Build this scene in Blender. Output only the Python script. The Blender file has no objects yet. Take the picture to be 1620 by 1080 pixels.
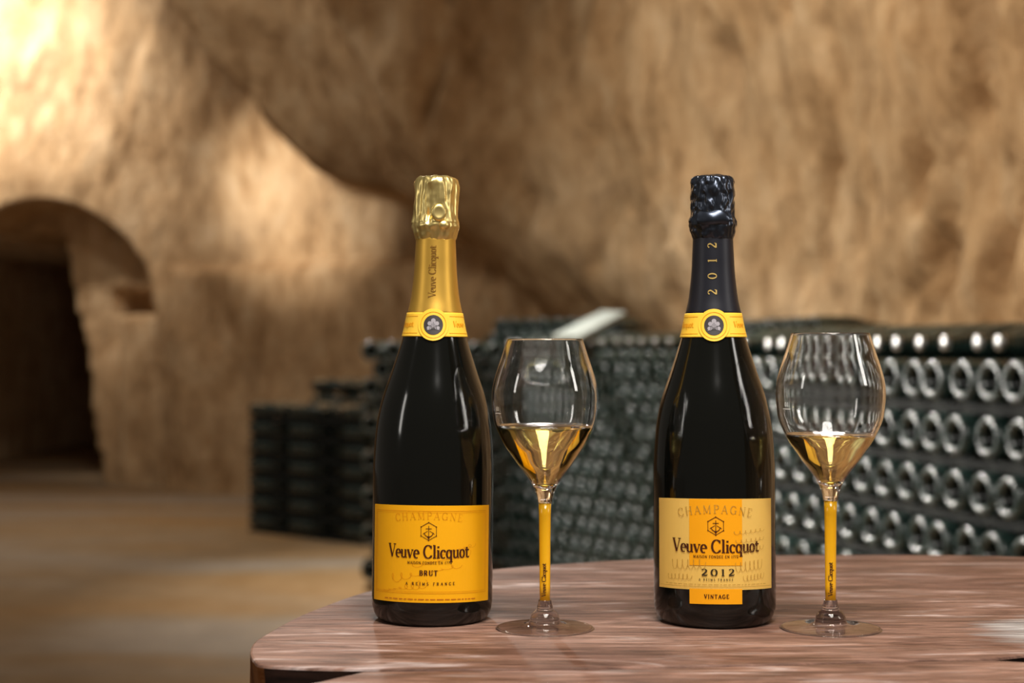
import bpy, bmesh, math, random
import numpy as np
from mathutils import Vector, Matrix

random.seed(7)
C = bpy.context.scene
COL = C.collection

# ------------------------------------------------------------------ camera
HC = 1.05                       # camera height above the floor
cam_d = bpy.data.cameras.new('camera')
cam = bpy.data.objects.new('camera', cam_d)
COL.objects.link(cam)
cam.location = (0, 0, HC)
cam.rotation_euler = (math.radians(90) + math.atan(15 / 2500), 0, 0)
cam_d.sensor_width = 36
cam_d.lens = 2500 / 1620 * 36
cam_d.clip_start = 0.05
cam_d.clip_end = 100
cam_d.dof.use_dof = True
cam_d.dof.focus_distance = 1.115
cam_d.dof.aperture_fstop = 5.9
C.camera = cam

# ------------------------------------------------------------------ world, lights, exposure
C.view_settings.view_transform = 'Standard'
C.view_settings.look = 'None'
C.view_settings.exposure = 0.0
C.view_settings.gamma = 1.0
C.view_settings.use_curve_mapping = False
C.cycles.max_bounces = 16
C.cycles.transmission_bounces = 14
C.cycles.glossy_bounces = 6
C.cycles.transparent_max_bounces = 8
C.cycles.blur_glossy = 0.3
C.cycles.sample_clamp_indirect = 60

world = bpy.data.worlds.new('cellar_air')
C.world = world
world.use_nodes = True
bg = world.node_tree.nodes['Background']
bg.inputs[0].default_value = (1.0, 0.86, 0.70, 1)
bg.inputs[1].default_value = 0.12


def aim(o, target):
    d = Vector(target) - o.location
    o.rotation_euler = d.to_track_quat('-Z', 'Y').to_euler()


def area(name, loc, target, size, power, color, size_y=None, spread=180):
    l = bpy.data.lights.new(name, 'AREA')
    l.energy = power
    l.color = color
    l.shape = 'RECTANGLE' if size_y else 'DISK'
    l.size = size
    if size_y:
        l.size_y = size_y
    l.spread = math.radians(spread)
    o = bpy.data.objects.new(name, l)
    COL.objects.link(o)
    o.location = loc
    aim(o, target)
    return o


def spot(name, loc, target, power, color, angle, blend=0.5, radius=0.06):
    l = bpy.data.lights.new(name, 'SPOT')
    l.energy = power
    l.color = color
    l.spot_size = math.radians(angle)
    l.spot_blend = blend
    l.shadow_soft_size = radius
    o = bpy.data.objects.new(name, l)
    COL.objects.link(o)
    o.location = loc
    aim(o, target)
    return o


WARM = (1.0, 0.90, 0.76)
WHITE = (1.0, 0.95, 0.88)
# photographer's soft light above the camera, for the still life
area('soft_light', (0.20, 0.05, 2.38), (0.06, 1.15, 0.95), 0.75, 19, WHITE)
area('side_light_right', (1.25, 0.70, 1.45), (0.10, 1.15, 0.97), 0.16, 2.6, WHITE, 0.5)
area('side_light_left', (-1.25, 0.65, 1.40), (0.10, 1.15, 0.97), 0.12, 1.4, WHITE, 0.5)
# cellar lamp hanging over the table
area('hanging_lamp', (0.15, 0.62, 2.15), (0.14, 1.08, 0.9), 0.75, 20, WHITE, 0.28)
# lamps over the bottle racks, with an added fill at the left
area('rack_lamp', (-0.6, 5.3, 2.9), (0.8, 3.9, 0.8), 0.16, 26, WHITE, None, 80)
area('rack_fill_light', (-3.2, 5.4, 1.5), (0.8, 3.8, 0.85), 0.8, 12, WHITE, None, 50)  # unseen soft light added to brighten the bottle bases
area('far_rack_lamp', (-1.2, 7.7, 3.5), (0.1, 7.0, 0.6), 0.16, 29, WHITE, None, 70)
# warm lamps on the chalk walls, plus an added overhead fill
spot('wall_lamp', (-4.7, 10.4, 3.9), (-3.75, 12.0, 3.4), 820, (1.0, 0.94, 0.87), 90, 1.0, 0.15)
spot('patch_lamp', (-4.4, 9.0, 2.5), (-1.30, 11.4, 2.1), 900, (1.0, 0.93, 0.84), 27, 1.0, 0.10)
spot('cove_lamp', (-1.7, 4.4, 3.5), (2.0, 5.6, 2.1), 560, WARM, 104, 0.55, 0.15)
area('floor_fill_light', (-2.4, 8.2, 4.2), (-2.5, 9.6, 0.0), 0.6, 30, (1.0, 0.92, 0.82), None, 130)  # unseen fill added to brighten the floor and lower wall

# ------------------------------------------------------------------ helpers


def link(o, parent=None):
    COL.objects.link(o)
    if parent is not None:
        o.parent = parent
    return o


def empty(name, loc=(0, 0, 0), rot=(0, 0, 0)):
    o = bpy.data.objects.new(name, None)
    o.empty_display_size = 0.05
    COL.objects.link(o)
    o.location = loc
    o.rotation_euler = rot
    return o


def tag(o, label=None, cat=None, group=None, kind=None):
    if label:
        o['label'] = label
    if cat:
        o['category'] = cat
    if group:
        o['group'] = group
    if kind:
        o['kind'] = kind
    return o


def mesh_data(name, verts, faces, mat=None, smooth=True):
    m = bpy.data.meshes.new(name)
    m.from_pydata([tuple(v) for v in verts], [], [tuple(f) for f in faces])
    if mat is not None:
        m.materials.append(mat)
    if smooth:
        m.polygons.foreach_set('use_smooth', [True] * len(m.polygons))
    m.update()
    return m


def obj(name, verts, faces, mat, parent=None, smooth=True):
    return link(bpy.data.objects.new(name, mesh_data(name, verts, faces, mat, smooth)), parent)


def catmull(pts, n=5):
    """smooth a profile of (r, z) points; a repeated point makes a corner"""
    out = []
    P = [pts[0]] + list(pts) + [pts[-1]]
    for i in range(1, len(P) - 2):
        p0, p1, p2, p3 = P[i - 1], P[i], P[i + 1], P[i + 2]
        for k in range(n):
            t = k / n
            q = []
            for a in range(2):
                q.append(0.5 * (2 * p1[a] + (p2[a] - p0[a]) * t + (2 * p0[a] - 5 * p1[a] + 4 * p2[a] - p3[a]) * t * t
                                + (3 * p1[a] - p0[a] - 3 * p2[a] + p3[a]) * t ** 3))
            out.append((max(q[0], 0.0), q[1]))
    out.append(pts[-1])
    return out


def lathe(profile, seg=48, radial=None, close=False):
    """revolve (r, z) points about z; radial(a, r, z) may return a new radius"""
    verts, faces, rings = [], [], []
    for (r, z) in profile:
        if r < 1e-6:
            rings.append([len(verts)])
            verts.append((0, 0, z))
        else:
            ring = []
            for k in range(seg):
                a = 2 * math.pi * k / seg
                rr = radial(a, r, z) if radial else r
                ring.append(len(verts))
                verts.append((rr * math.cos(a), rr * math.sin(a), z))
            rings.append(ring)
    pairs = list(zip(rings[:-1], rings[1:]))
    if close:
        pairs.append((rings[-1], rings[0]))
    for A, B in pairs:
        if len(A) == 1 and len(B) == 1:
            continue
        for k in range(seg):
            k2 = (k + 1) % seg
            if len(A) == 1:
                faces.append((A[0], B[k2], B[k]))
            elif len(B) == 1:
                faces.append((A[k], A[k2], B[0]))
            else:
                faces.append((A[k], A[k2], B[k2], B[k]))
    return verts, faces


def box(x0, x1, y0, y1, z0, z1):
    v = [(x0, y0, z0), (x1, y0, z0), (x1, y1, z0), (x0, y1, z0), (x0, y0, z1), (x1, y0, z1), (x1, y1, z1), (x0, y1, z1)]
    f = [(0, 3, 2, 1), (4, 5, 6, 7), (0, 1, 5, 4), (1, 2, 6, 5), (2, 3, 7, 6), (3, 0, 4, 7)]
    return v, f


# ------------------------------------------------------------------ numpy noise (for rock relief)


def _hash(ix, iy, iz):
    n = (ix.astype(np.int64) * 374761393 + iy.astype(np.int64) * 668265263 + iz.astype(np.int64) * 2147483647) & 0xffffffff
    n = ((n ^ (n >> 13)) * 1274126177) & 0xffffffff
    n = n ^ (n >> 16)
    return (n & 0xffff) / 65535.0


def vnoise(x, y, z):
    ix, iy, iz = np.floor(x), np.floor(y), np.floor(z)
    fx, fy, fz = x - ix, y - iy, z - iz
    fx, fy, fz = [f * f * (3 - 2 * f) for f in (fx, fy, fz)]
    r = 0
    for dx in (0, 1):
        for dy in (0, 1):
            for dz in (0, 1):
                w = (fx if dx else 1 - fx) * (fy if dy else 1 - fy) * (fz if dz else 1 - fz)
                r = r + w * _hash(ix + dx, iy + dy, iz + dz)
    return r * 2 - 1


def fbm(x, y, z, octv=4, gain=0.5):
    a, s, r = 1.0, 0.0, 0.0
    for k in range(octv):
        r = r + a * vnoise(x * 2 ** k + 17.3 * k, y * 2 ** k - 9.1 * k, z * 2 ** k + 4.7 * k)
        s += a
        a *= gain
    return r / s


def sstep(a, b, x):
    t = np.clip((x - a) / (b - a), 0, 1)
    return t * t * (3 - 2 * t)


# ------------------------------------------------------------------ materials


def material(name, color, rough=0.5, metal=0.0, coat=0.0, spec=0.5):
    m = bpy.data.materials.new(name)
    m.use_nodes = True
    b = m.node_tree.nodes['Principled BSDF']
    b.inputs['Base Color'].default_value = (*color, 1)
    b.inputs['Roughness'].default_value = rough
    b.inputs['Metallic'].default_value = metal
    b.inputs['Coat Weight'].default_value = coat
    b.inputs['Specular IOR Level'].default_value = spec
    return m


def srgb(r, g, b):
    return tuple(((c / 255 + 0.055) / 1.055) ** 2.4 if c > 10 else c / 255 / 12.92 for c in (r, g, b))


class Nodes:
    def __init__(self, m):
        self.nt = m.node_tree
        self.b = self.nt.nodes['Principled BSDF']

    def n(self, kind, **kw):
        x = self.nt.nodes.new(kind)
        for k, v in kw.items():
            setattr(x, k, v)
        return x

    def l(self, a, b):
        self.nt.links.new(a, b)

    def coords(self, scale=(1, 1, 1), rot=(0, 0, 0), loc=(0, 0, 0)):
        t = self.n('ShaderNodeTexCoord')
        mp = self.n('ShaderNodeMapping')
        mp.inputs['Scale'].default_value = scale
        mp.inputs['Rotation'].default_value = rot
        mp.inputs['Location'].default_value = loc
        self.l(t.outputs['Object'], mp.inputs['Vector'])
        return mp.outputs['Vector']

    def noise(self, vec, scale, detail=4, rough=0.5, dist=0.0):
        x = self.n('ShaderNodeTexNoise')
        x.inputs['Scale'].default_value = scale
        x.inputs['Detail'].default_value = detail
        x.inputs['Roughness'].default_value = rough
        x.inputs['Distortion'].default_value = dist
        self.l(vec, x.inputs['Vector'])
        return x.outputs['Fac']

    def ramp(self, fac, stops):
        x = self.n('ShaderNodeValToRGB')
        e = x.color_ramp.elements
        while len(e) > 1:
            e.remove(e[-1])
        e[0].position = stops[0][0]
        e[0].color = (*stops[0][1], 1)
        for p, c in stops[1:]:
            k = e.new(p)
            k.color = (*c, 1)
        self.l(fac, x.inputs['Fac'])
        return x.outputs['Color']

    def mix(self, fac, a, b, mode='MIX'):
        x = self.n('ShaderNodeMix', data_type='RGBA', blend_type=mode)
        if isinstance(fac, float):
            x.inputs['Factor'].default_value = fac
        else:
            self.l(fac, x.inputs['Factor'])
        self.l(a, x.inputs[6])
        self.l(b, x.inputs[7])
        return x.outputs[2]

    def bump(self, h, strength, dist=0.01):
        x = self.n('ShaderNodeBump')
        x.inputs['Strength'].default_value = strength
        x.inputs['Distance'].default_value = dist
        self.l(h, x.inputs['Height'])
        self.l(x.outputs['Normal'], self.b.inputs['Normal'])


# chalk rock
M_ROCK = material('chalk_rock', (0.5, 0.36, 0.22), 0.95, spec=0.1)
k = Nodes(M_ROCK)
v = k.coords()
c1 = k.ramp(k.noise(v, 1.1, 6, 0.6), [(0.3, srgb(150, 116, 80)), (0.5, srgb(192, 158, 118)), (0.72, srgb(216, 188, 152))])
c2 = k.ramp(k.noise(k.coords((1, 1, 0.45), (0.3, 0.35, 0)), 7.0, 5, 0.65), [(0.34, srgb(116, 84, 52)), (0.5, srgb(188, 154, 114)), (0.72, srgb(224, 198, 162))])  # brown streaks; the darkest stop stands for shade in the pick marks
k.l(k.mix(0.5, c1, c2), k.b.inputs['Base Color'])
k.bump(k.noise(v, 14, 8, 0.65), 0.6, 0.05)

# floor: worn screed with ochre patches
M_FLOOR = material('worn_screed', (0.3, 0.25, 0.2), 0.7, spec=0.3)
k = Nodes(M_FLOOR)
v = k.coords()
f1 = k.ramp(k.noise(k.coords((0.35, 1.0, 1)), 1.2, 4, 0.5, 0.3), [(0.36, srgb(158, 120, 70)), (0.5, srgb(150, 128, 100)), (0.62, srgb(158, 150, 140))])
f2 = k.ramp(k.noise(v, 6, 6, 0.6), [(0.3, srgb(128, 104, 72)), (0.7, srgb(178, 154, 122))])
k.l(k.mix(0.35, f1, f2), k.b.inputs['Base Color'])
k.bump(k.noise(v, 9, 6), 0.3, 0.02)

# table wood
M_WOOD = material('slab_wood', (0.3, 0.18, 0.12), 0.42, spec=0.36)
k = Nodes(M_WOOD)
vg = k.coords((1.9, 11.0, 4.0), (0, 0, math.radians(-3)))
g1 = k.ramp(k.noise(vg, 3.2, 7, 0.62, 1.2), [(0.32, srgb(48, 28, 21)), (0.45, srgb(98, 68, 56)), (0.57, srgb(134, 103, 90)), (0.68, srgb(200, 184, 180))])
g2 = k.ramp(k.noise(k.coords((2.6, 26.0, 8.0), (0, 0, math.radians(-2))), 7, 7, 0.75, 0.9), [(0.32, (0.10, 0.09, 0.08)), (0.5, (0.5, 0.5, 0.5)), (0.68, (0.9, 0.9, 0.92))])
g3 = k.ramp(k.noise(k.coords((1, 2.2, 1)), 5.5, 5, 0.6, 0.9), [(0.35, srgb(84, 50, 36)), (0.62, srgb(160, 124, 106))])
base = k.mix(0.85, k.mix(0.38, g1, g3), g2, 'OVERLAY')
# bleached, worn patch at the far right of the top
sph = k.n('ShaderNodeTexGradient', gradient_type='SPHERICAL')
k.l(k.coords((9.0, 11.0, 6.0), (0, 0, 0), (-0.115 * 9.0, -0.045 * 11.0, 0)), sph.inputs['Vector'])
grey = k.ramp(k.noise(k.coords((1.0, 24.0, 8.0)), 9, 6, 0.7, 0.4), [(0.36, srgb(66, 62, 60)), (0.5, srgb(150, 145, 142)), (0.66, srgb(214, 210, 206))])
edge = k.n('ShaderNodeMath', operation='MULTIPLY_ADD')
k.l(k.noise(k.coords((1, 5, 1)), 14, 4), edge.inputs[0])
edge.inputs[1].default_value = 0.9
k.l(sph.outputs['Fac'], edge.inputs[2])
mask = k.ramp(edge.outputs[0], [(0.56, (0, 0, 0)), (0.84, (0.9, 0.9, 0.9))])
k.l(k.mix(mask, base, grey), k.b.inputs['Base Color'])
rr = k.ramp(k.noise(vg, 5, 5), [(0.3, (0.62,) * 3), (0.7, (0.40,) * 3)])
k.l(rr, k.b.inputs['Roughness'])
k.bump(k.noise(k.coords((1.0, 30.0, 8.0)), 7, 6, 0.7), 0.25, 0.004)

M_BARK = material('bark', srgb(96, 56, 26), 0.8, spec=0.2)
k = Nodes(M_BARK)
k.l(k.ramp(k.noise(k.coords((1, 1, 0.3)), 40, 6), [(0.3, srgb(52, 28, 14)), (0.55, srgb(120, 72, 34)), (0.75, srgb(160, 112, 70))]), k.b.inputs['Base Color'])
k.bump(k.noise(k.coords(), 60, 5), 0.6, 0.006)
M_CUT = material('shaded_split_wood', srgb(38, 24, 18), 0.85, spec=0.15)  # dark brown split faces, the shade inside the split put into the colour
k = Nodes(M_CUT)
k.l(k.ramp(k.noise(k.coords((1, 1, 6)), 30, 5), [(0.3, srgb(14, 8, 6)), (0.7, srgb(58, 38, 30))]), k.b.inputs['Base Color'])

# bottles
M_BLACKGLASS = material('dark_bottle_glass', (0.0028, 0.0032, 0.0026), 0.10, spec=0.5)
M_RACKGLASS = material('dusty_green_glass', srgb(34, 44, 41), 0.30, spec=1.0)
M_PUNT = material('clean_shaded_glass', (0.006, 0.008, 0.007), 0.25, spec=0.3)  # base hollow: cleaner glass, darkened further with shade put into the colour
k = Nodes(M_RACKGLASS)
k.l(k.ramp(k.noise(k.coords(), 22, 4), [(0.35, srgb(14, 30, 28)), (0.7, srgb(32, 54, 50))]), k.b.inputs['Base Color'])
k.l(k.ramp(k.noise(k.coords(), 30, 3), [(0.3, (0.22,) * 3), (0.7, (0.34,) * 3)]), k.b.inputs['Roughness'])
M_CROWN = material('crown_cap_steel', (0.50, 0.51, 0.50), 0.32, 1.0)
M_GOLD = material('gold_foil', srgb(255, 230, 152), 0.36, 1.0)
M_GOLD_SLEEVE = material('satin_gold_foil', srgb(218, 172, 74), 0.42, 0.8)
k = Nodes(M_GOLD_SLEEVE)
k.bump(k.noise(k.coords((1, 1, 0.3)), 220, 3), 0.05, 0.001)
M_BLACKFOIL = material('black_foil', srgb(62, 68, 80), 0.30, 0.9, coat=0.2)
M_BLACK_SLEEVE = material('matt_black_foil', srgb(24, 25, 34), 0.42, 0.2)
M_YELLOW = material('yellow_paper', srgb(250, 178, 8), 0.5, spec=0.35)
M_BAND = material('band_paper', srgb(252, 200, 62), 0.45, spec=0.35)
M_CREAM = material('cream_gold_paper', srgb(238, 194, 98), 0.42, spec=0.4)
M_ORANGE = material('orange_paper', srgb(252, 170, 14), 0.48, spec=0.35)
M_INK = material('brown_ink', srgb(74, 34, 14), 0.6, spec=0.2)
M_INK_SOFT = material('ochre_ink', srgb(222, 148, 8), 0.5, spec=0.3)
M_INK_OLIVE = material('olive_ink', srgb(184, 142, 58), 0.5, spec=0.3)
M_INK_NECK = material('bronze_ink', srgb(120, 84, 30), 0.5, spec=0.2)
M_INK_BLACK = material('black_ink', srgb(52, 42, 26), 0.6, spec=0.2)
M_MEDAL = material('medallion_dark', srgb(52, 46, 46), 0.5)
M_MEDAL_GREY = material('medallion_grey', srgb(158, 152, 158), 0.45)
M_GOLD_INK = material('gold_ink', srgb(196, 166, 96), 0.4, 0.4)

# glassware
M_GLASS = bpy.data.materials.new('clear_glass')
M_GLASS.use_nodes = True
nt = M_GLASS.node_tree
g = nt.nodes['Principled BSDF']
g.inputs['Base Color'].default_value = (1, 1, 1, 1)
g.inputs['Roughness'].default_value = 0.0
g.inputs['IOR'].default_value = 1.5
g.inputs['Transmission Weight'].default_value = 1.0
M_WINE = bpy.data.materials.new('pale_gold_wine')
M_WINE.use_nodes = True
g = M_WINE.node_tree.nodes['Principled BSDF']
g.inputs['Base Color'].default_value = (*srgb(248, 234, 150), 1)
g.inputs['Roughness'].default_value = 0.0
g.inputs['IOR'].default_value = 1.34
g.inputs['Transmission Weight'].default_value = 1.0
M_STEM = material('yellow_enamel', srgb(248, 184, 20), 0.18, coat=0.6)
M_WHITE = material('white_enamel', (0.85, 0.85, 0.83), 0.5)

M_LATH = material('grey_lath', srgb(74, 78, 72), 0.8)
k = Nodes(M_LATH)
k.l(k.ramp(k.noise(k.coords((2, 2, 20)), 8, 4), [(0.3, srgb(14, 18, 16)), (0.7, srgb(32, 36, 33))]), k.b.inputs['Base Color'])
M_PLANK = material('pale_plank', srgb(196, 202, 198), 0.7)
k = Nodes(M_PLANK)
k.l(k.ramp(k.noise(k.coords((2, 14, 2)), 6, 4), [(0.3, srgb(138, 148, 144)), (0.7, srgb(176, 184, 180))]), k.b.inputs['Base Color'])
M_STONE = material('bench_stone', srgb(44, 44, 38), 0.95, spec=0.1)

# ------------------------------------------------------------------ cave walls and floor
PLAN = [(3.1, -1.0), (2.75, 1.2), (2.3, 3.2), (1.85, 5.0), (1.35, 7.0), (0.75, 8.9), (-0.4, 10.5), (-2.0, 11.6), (-4.0, 12.0), (-7.5, 12.2)]


def plan_curve(step):
    P = [np.array(PLAN[0])] + [np.array(p) for p in PLAN] + [np.array(PLAN[-1])]
    out = []
    for i in range(1, len(P) - 2):
        n = max(2, int(np.linalg.norm(P[i + 1] - P[i]) / step))
        for q in range(n):
            t = q / n
            out.append(0.5 * (2 * P[i] + (P[i + 1] - P[i - 1]) * t + (2 * P[i - 1] - 5 * P[i] + 4 * P[i + 1] - P[i + 2]) * t * t
                              + (3 * P[i] - P[i - 1] - 3 * P[i + 1] + P[i + 2]) * t ** 3))
    out.append(P[-1])
    return np.array(out)


def build_walls():
    pc = plan_curve(0.026)
    zs = np.arange(-0.05, 5.0, 0.027)
    ns, nz = len(pc), len(zs)
    tan = np.gradient(pc, axis=0)
    tan /= np.linalg.norm(tan, axis=1)[:, None]
    nrm = np.stack([-tan[:, 1], tan[:, 0]], axis=1)      # towards the room (left / front)
    X0 = pc[:, 0][:, None] * np.ones(nz)
    Y0 = pc[:, 1][:, None] * np.ones(nz)
    Z = np.ones(ns)[:, None] * zs
    NX, NY = nrm[:, 0][:, None], nrm[:, 1][:, None]
    # the vault leans inwards with height
    off = 0.10 * np.clip(Z - 1.0, 0, None) ** 1.5
    # right wall: pick marks, slanting
    u = np.cumsum(np.r_[0, np.linalg.norm(np.diff(pc, axis=0), axis=1)])[:, None] * np.ones(nz)
    ur = u + 0.42 * Z
    vr = Z - 0.42 * u
    rough = fbm(ur * 5.5, vr * 1.9, Z * 0 + 3.3, 4, 0.55)
    marks = -np.clip(fbm(ur * 7.5, vr * 2.4, Z * 0 + 8.1, 3, 0.5) - 0.12, 0, 1)
    lumps = fbm(u * 0.9, Z * 0.9, Z * 0 + 1.7, 3)
    rightness = sstep(-0.4, 1.2, X0)
    off = off + rough * (0.040 + 0.060 * rightness) + marks * 0.26 * (0.12 + 0.88 * rightness) + lumps * 0.16
    # buttress edge: the wall turns where the lit ridge runs up
    ridge_x = 0.52 - 0.09 * (Z - 1.2)
    dr = X0 - ridge_x
    off = off + 0.55 * np.exp(-(np.clip(dr, 0, None) / 0.55) ** 2) * np.exp(-(np.clip(-dr, 0, None) / 0.16) ** 2) * sstep(0.9, 1.6, Z)
    # overhanging mass in the middle, its edge rising to the left
    xb = np.interp(Z, [1.3, 1.75, 2.05, 2.15, 2.5, 3.3, 5.0], [0.2, -0.35, -0.75, -1.05, -1.27, -1.85, -3.1])
    over = sstep(-0.05, 0.40 + 0.7 * np.clip(2.25 - Z, 0, 1), X0 - xb + 0.05 * fbm(u * 4, Z * 4, Z * 0, 2)) * sstep(1.25, 1.9, Z) * (1 - sstep(0.2, 0.9, X0))
    off = off + over * (0.55 * sstep(1.0, 2.5, Z) + 0.12 + 0.25 * np.clip(Z - 2, 0, 2))
    # left part: arched niche with a dark passage
    nx, hw = -3.50, 0.86
    hz = np.where(np.abs(X0 - nx) < hw, 1.25 + 0.92 * np.sqrt(np.clip(1 - ((X0 - nx) / hw) ** 2, 0, 1)), -1.0)
    niche = sstep(-0.02, 0.05, hz - Z) * (np.abs(X0 - nx) < hw)
    off = off - 0.45 * niche
    slot = (X0 > -3.18) & (X0 < -2.72) & (Z > 1.35) & (Z < 1.54)
    off = off - 0.35 * slot
    pier = sstep(-3.14, -3.06, X0) * (1 - sstep(-2.78, -2.70, X0)) * (1 - sstep(1.30, 1.36, Z))
    off = off + 0.12 * pier
    passage = ((X0 < -3.52 + 0.04 * fbm(u * 3, Z * 3, Z * 0, 2) + 0.26 * (1 - Z / 2)) & (X0 > -5.2) & (Z < 1.95))
    off = np.where(passage, off - 6.0, off)
    # foot of the wall and shelf line on the lower left wall
    off = off + 0.10 * sstep(1.72, 1.6, Z) * sstep(-2.6, -2.4, X0) * (1 - sstep(-0.2, 0.3, X0))
    X = X0 + NX * off
    Y = Y0 + NY * off
    split = int(np.argmin(np.abs(pc[:, 0] - 0.75) + (pc[:, 1] < 5) * 9))
    for name, a, b in (('wall_right', 0, split), ('wall_back', split, ns - 1)):
        n = b - a + 1
        co = np.stack([X[a:b + 1], Y[a:b + 1], Z[a:b + 1]], axis=2).reshape(-1, 3)
        i = np.arange(n - 1)[:, None] * nz + np.arange(nz - 1)[None, :]
        q = np.stack([i, i + nz, i + nz + 1, i + 1], axis=2).reshape(-1, 4)
        m = bpy.data.meshes.new(name)
        m.vertices.add(len(co))
        m.vertices.foreach_set('co', co.astype(np.float32).ravel())
        m.loops.add(q.size)
        m.loops.foreach_set('vertex_index', q.astype(np.int32).ravel())
        m.polygons.add(len(q))
        m.polygons.foreach_set('loop_start', np.arange(0, q.size, 4, dtype=np.int32))
        m.polygons.foreach_set('use_smooth', np.ones(len(q), dtype=bool))
        m.update(calc_edges=True)
        m.validate()
        m.materials.append(M_ROCK)
        tag(link(bpy.data.objects.new(name, m)), kind='structure')


build_walls()

v, f = box(-9, 4.5, -3, 20, -0.12, 0.0)
tag(obj('floor', v, f, M_FLOOR, smooth=False), kind='structure')

# ------------------------------------------------------------------ stacked cellar bottles
RB = 0.044


def rack_bottle_mesh(name, seg):
    prof = [(0.0, 0.036), (0.010, 0.033), (0.0175, 0.022), (0.0225, 0.009), (0.0265, 0.0022), (0.0300, 0.0), (0.0365, 0.0), (0.0400, 0.0014), (0.0425, 0.005), (0.044, 0.013),
            (0.044, 0.135), (0.0415, 0.160), (0.034, 0.188), (0.025, 0.215), (0.0185, 0.242), (0.0155, 0.268), (0.0150, 0.285), (0.0165, 0.290), (0.0165, 0.296), (0.0, 0.297)]
    v, f = lathe(prof, seg)
    m = mesh_data(name, v, f, M_RACKGLASS)
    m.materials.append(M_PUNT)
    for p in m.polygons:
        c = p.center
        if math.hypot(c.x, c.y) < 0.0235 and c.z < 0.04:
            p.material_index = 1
    return m


BOT_MESH = rack_bottle_mesh('cellar_bottle', 28)
BOT_LOW = rack_bottle_mesh('cellar_bottle_far', 16)
cv, cf = lathe([(0.0172, 0.0), (0.0168, 0.004), (0.0155, 0.0085), (0.0125, 0.0105), (0.0, 0.0112)], 24,
               lambda a, r, z: r * (1 + 0.035 * math.cos(21 * a) * (1 if z < 0.005 else 0.2)))
CAP_MESH = mesh_data('crown_cap', cv, cf, M_CROWN)


def frame_matrix(base, axis, roll=0.0):
    a = Vector(axis).normalized()
    x = a.cross(Vector((0, 0, 1))).normalized()
    y = a.cross(x)
    R = Matrix((x, y, a)).transposed().to_4x4()
    return Matrix.Translation(base) @ R @ Matrix.Rotation(roll, 4, 'Z')


def cellar_bottle(base, axis, label, group, low=False, cap=False):
    o = bpy.data.objects.new('cellar_bottle', BOT_LOW if low else BOT_MESH)
    COL.objects.link(o)
    o.matrix_world = frame_matrix(base, axis, random.uniform(0, 6.28))
    tag(o, label, 'bottle', group)
    if cap:
        c = bpy.data.objects.new('crown_cap', CAP_MESH)
        COL.objects.link(c)
        c.parent = o
        c.location = (0, 0, 0.288)
        tag(c, 'shiny steel crown cap')
    return o


def stuff_bottles(name, mats, label):
    bm = bmesh.new()
    for M in mats:
        n0 = len(bm.verts)
        bm.from_mesh(BOT_LOW)
        bm.verts.ensure_lookup_table()
        bmesh.ops.transform(bm, matrix=M, verts=bm.verts[n0:])
    m = bpy.data.meshes.new(name)
    bm.to_mesh(m)
    bm.free()
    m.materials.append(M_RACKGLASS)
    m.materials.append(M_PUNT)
    m.polygons.foreach_set('use_smooth', [True] * len(m.polygons))
    return tag(link(bpy.data.objects.new(name, m)), label, 'bottles', kind='stuff')


ORD = ['first', 'second', 'third', 'fourth', 'fifth', 'sixth', 'seventh', 'eighth', 'ninth', 'tenth', 'eleventh', 'twelfth', 'thirteenth', 'fourteenth', 'fifteenth',
       'sixteenth', 'seventeenth', 'eighteenth', 'nineteenth', 'twentieth', 'twenty-first', 'twenty-second', 'twenty-third', 'twenty-fourth']


def lath(name, p0, p1, z0, z1, depth, nrm, label, group, mat=None, cat='lath'):
    """a straight board from plan point p0 to p1, going back by depth along nrm"""
    p0, p1, nn = Vector((*p0, 0)), Vector((*p1, 0)), Vector((*nrm, 0))
    L = (p1 - p0).length
    v, f = box(0, L, 0, depth, z0, z1)
    o = obj(name, v, f, mat or M_LATH, smooth=False)
    t = (p1 - p0).normalized()
    o.matrix_world = Matrix.Translation(p0) @ Matrix((t, nn, Vector((0, 0, 1)))).transposed().to_4x4()
    return tag(o, label, cat, group)


# --- near rack, on the right: separate courses on laths
HD = math.radians(17)
S0 = Vector((0.962, 3.03))
T = Vector((-math.sin(HD), math.cos(HD)))
NI = Vector((math.cos(HD), math.sin(HD)))
PITCH, ROWP, Z1 = 0.0955, 0.112, 0.990
NCOL = 16
for r in range(6):
    z = Z1 - r * ROWP
    shift = random.uniform(-0.03, 0.02) if r else -0.005
    for c in range(NCOL):
        p = S0 + T * (c * PITCH + shift + random.uniform(-0.0035, 0.0035)) + NI * random.uniform(-0.008, 0.010)
        cellar_bottle((p.x, p.y, z), (NI.x, NI.y, 0), 'dark bottle base-out in the near rack, %s course below capped necks, %s from right' % (ORD[r], ORD[c]),
                      'bottles lying base-out in the near rack')
    lath('lath', S0 - T * 0.08 + NI * 0.030, S0 + T * (NCOL * PITCH - 0.02) + NI * 0.030, z - RB - (ROWP - 2 * RB), z - RB - 0.0005, 0.03, NI,
         'grey wooden lath under the %s course of bottle bases in the near rack' % ORD[r], 'laths of the near rack')
    lath('lath', S0 - T * 0.08 + NI * 0.115, S0 + T * (NCOL * PITCH - 0.02) + NI * 0.115, z - RB - (ROWP - 2 * RB), z - RB - 0.0005, 0.03, NI,
         'inner grey lath carrying the %s course of bottles of the near rack' % ORD[r], 'inner laths of the near rack')
for c in range(NCOL - 1):
    p = S0 + T * ((c + 0.5) * PITCH - 0.005 + random.uniform(-0.003, 0.003)) + NI * (0.300 + random.uniform(-0.012, 0.012))
    cellar_bottle((p.x, p.y, Z1 + 0.0765), (-NI.x, -NI.y, 0), 'dark bottle lying neck-out with shiny cap atop the near rack, %s from right' % ORD[c],
                  'bottles lying neck-out on top of the near rack', cap=True)
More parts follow.
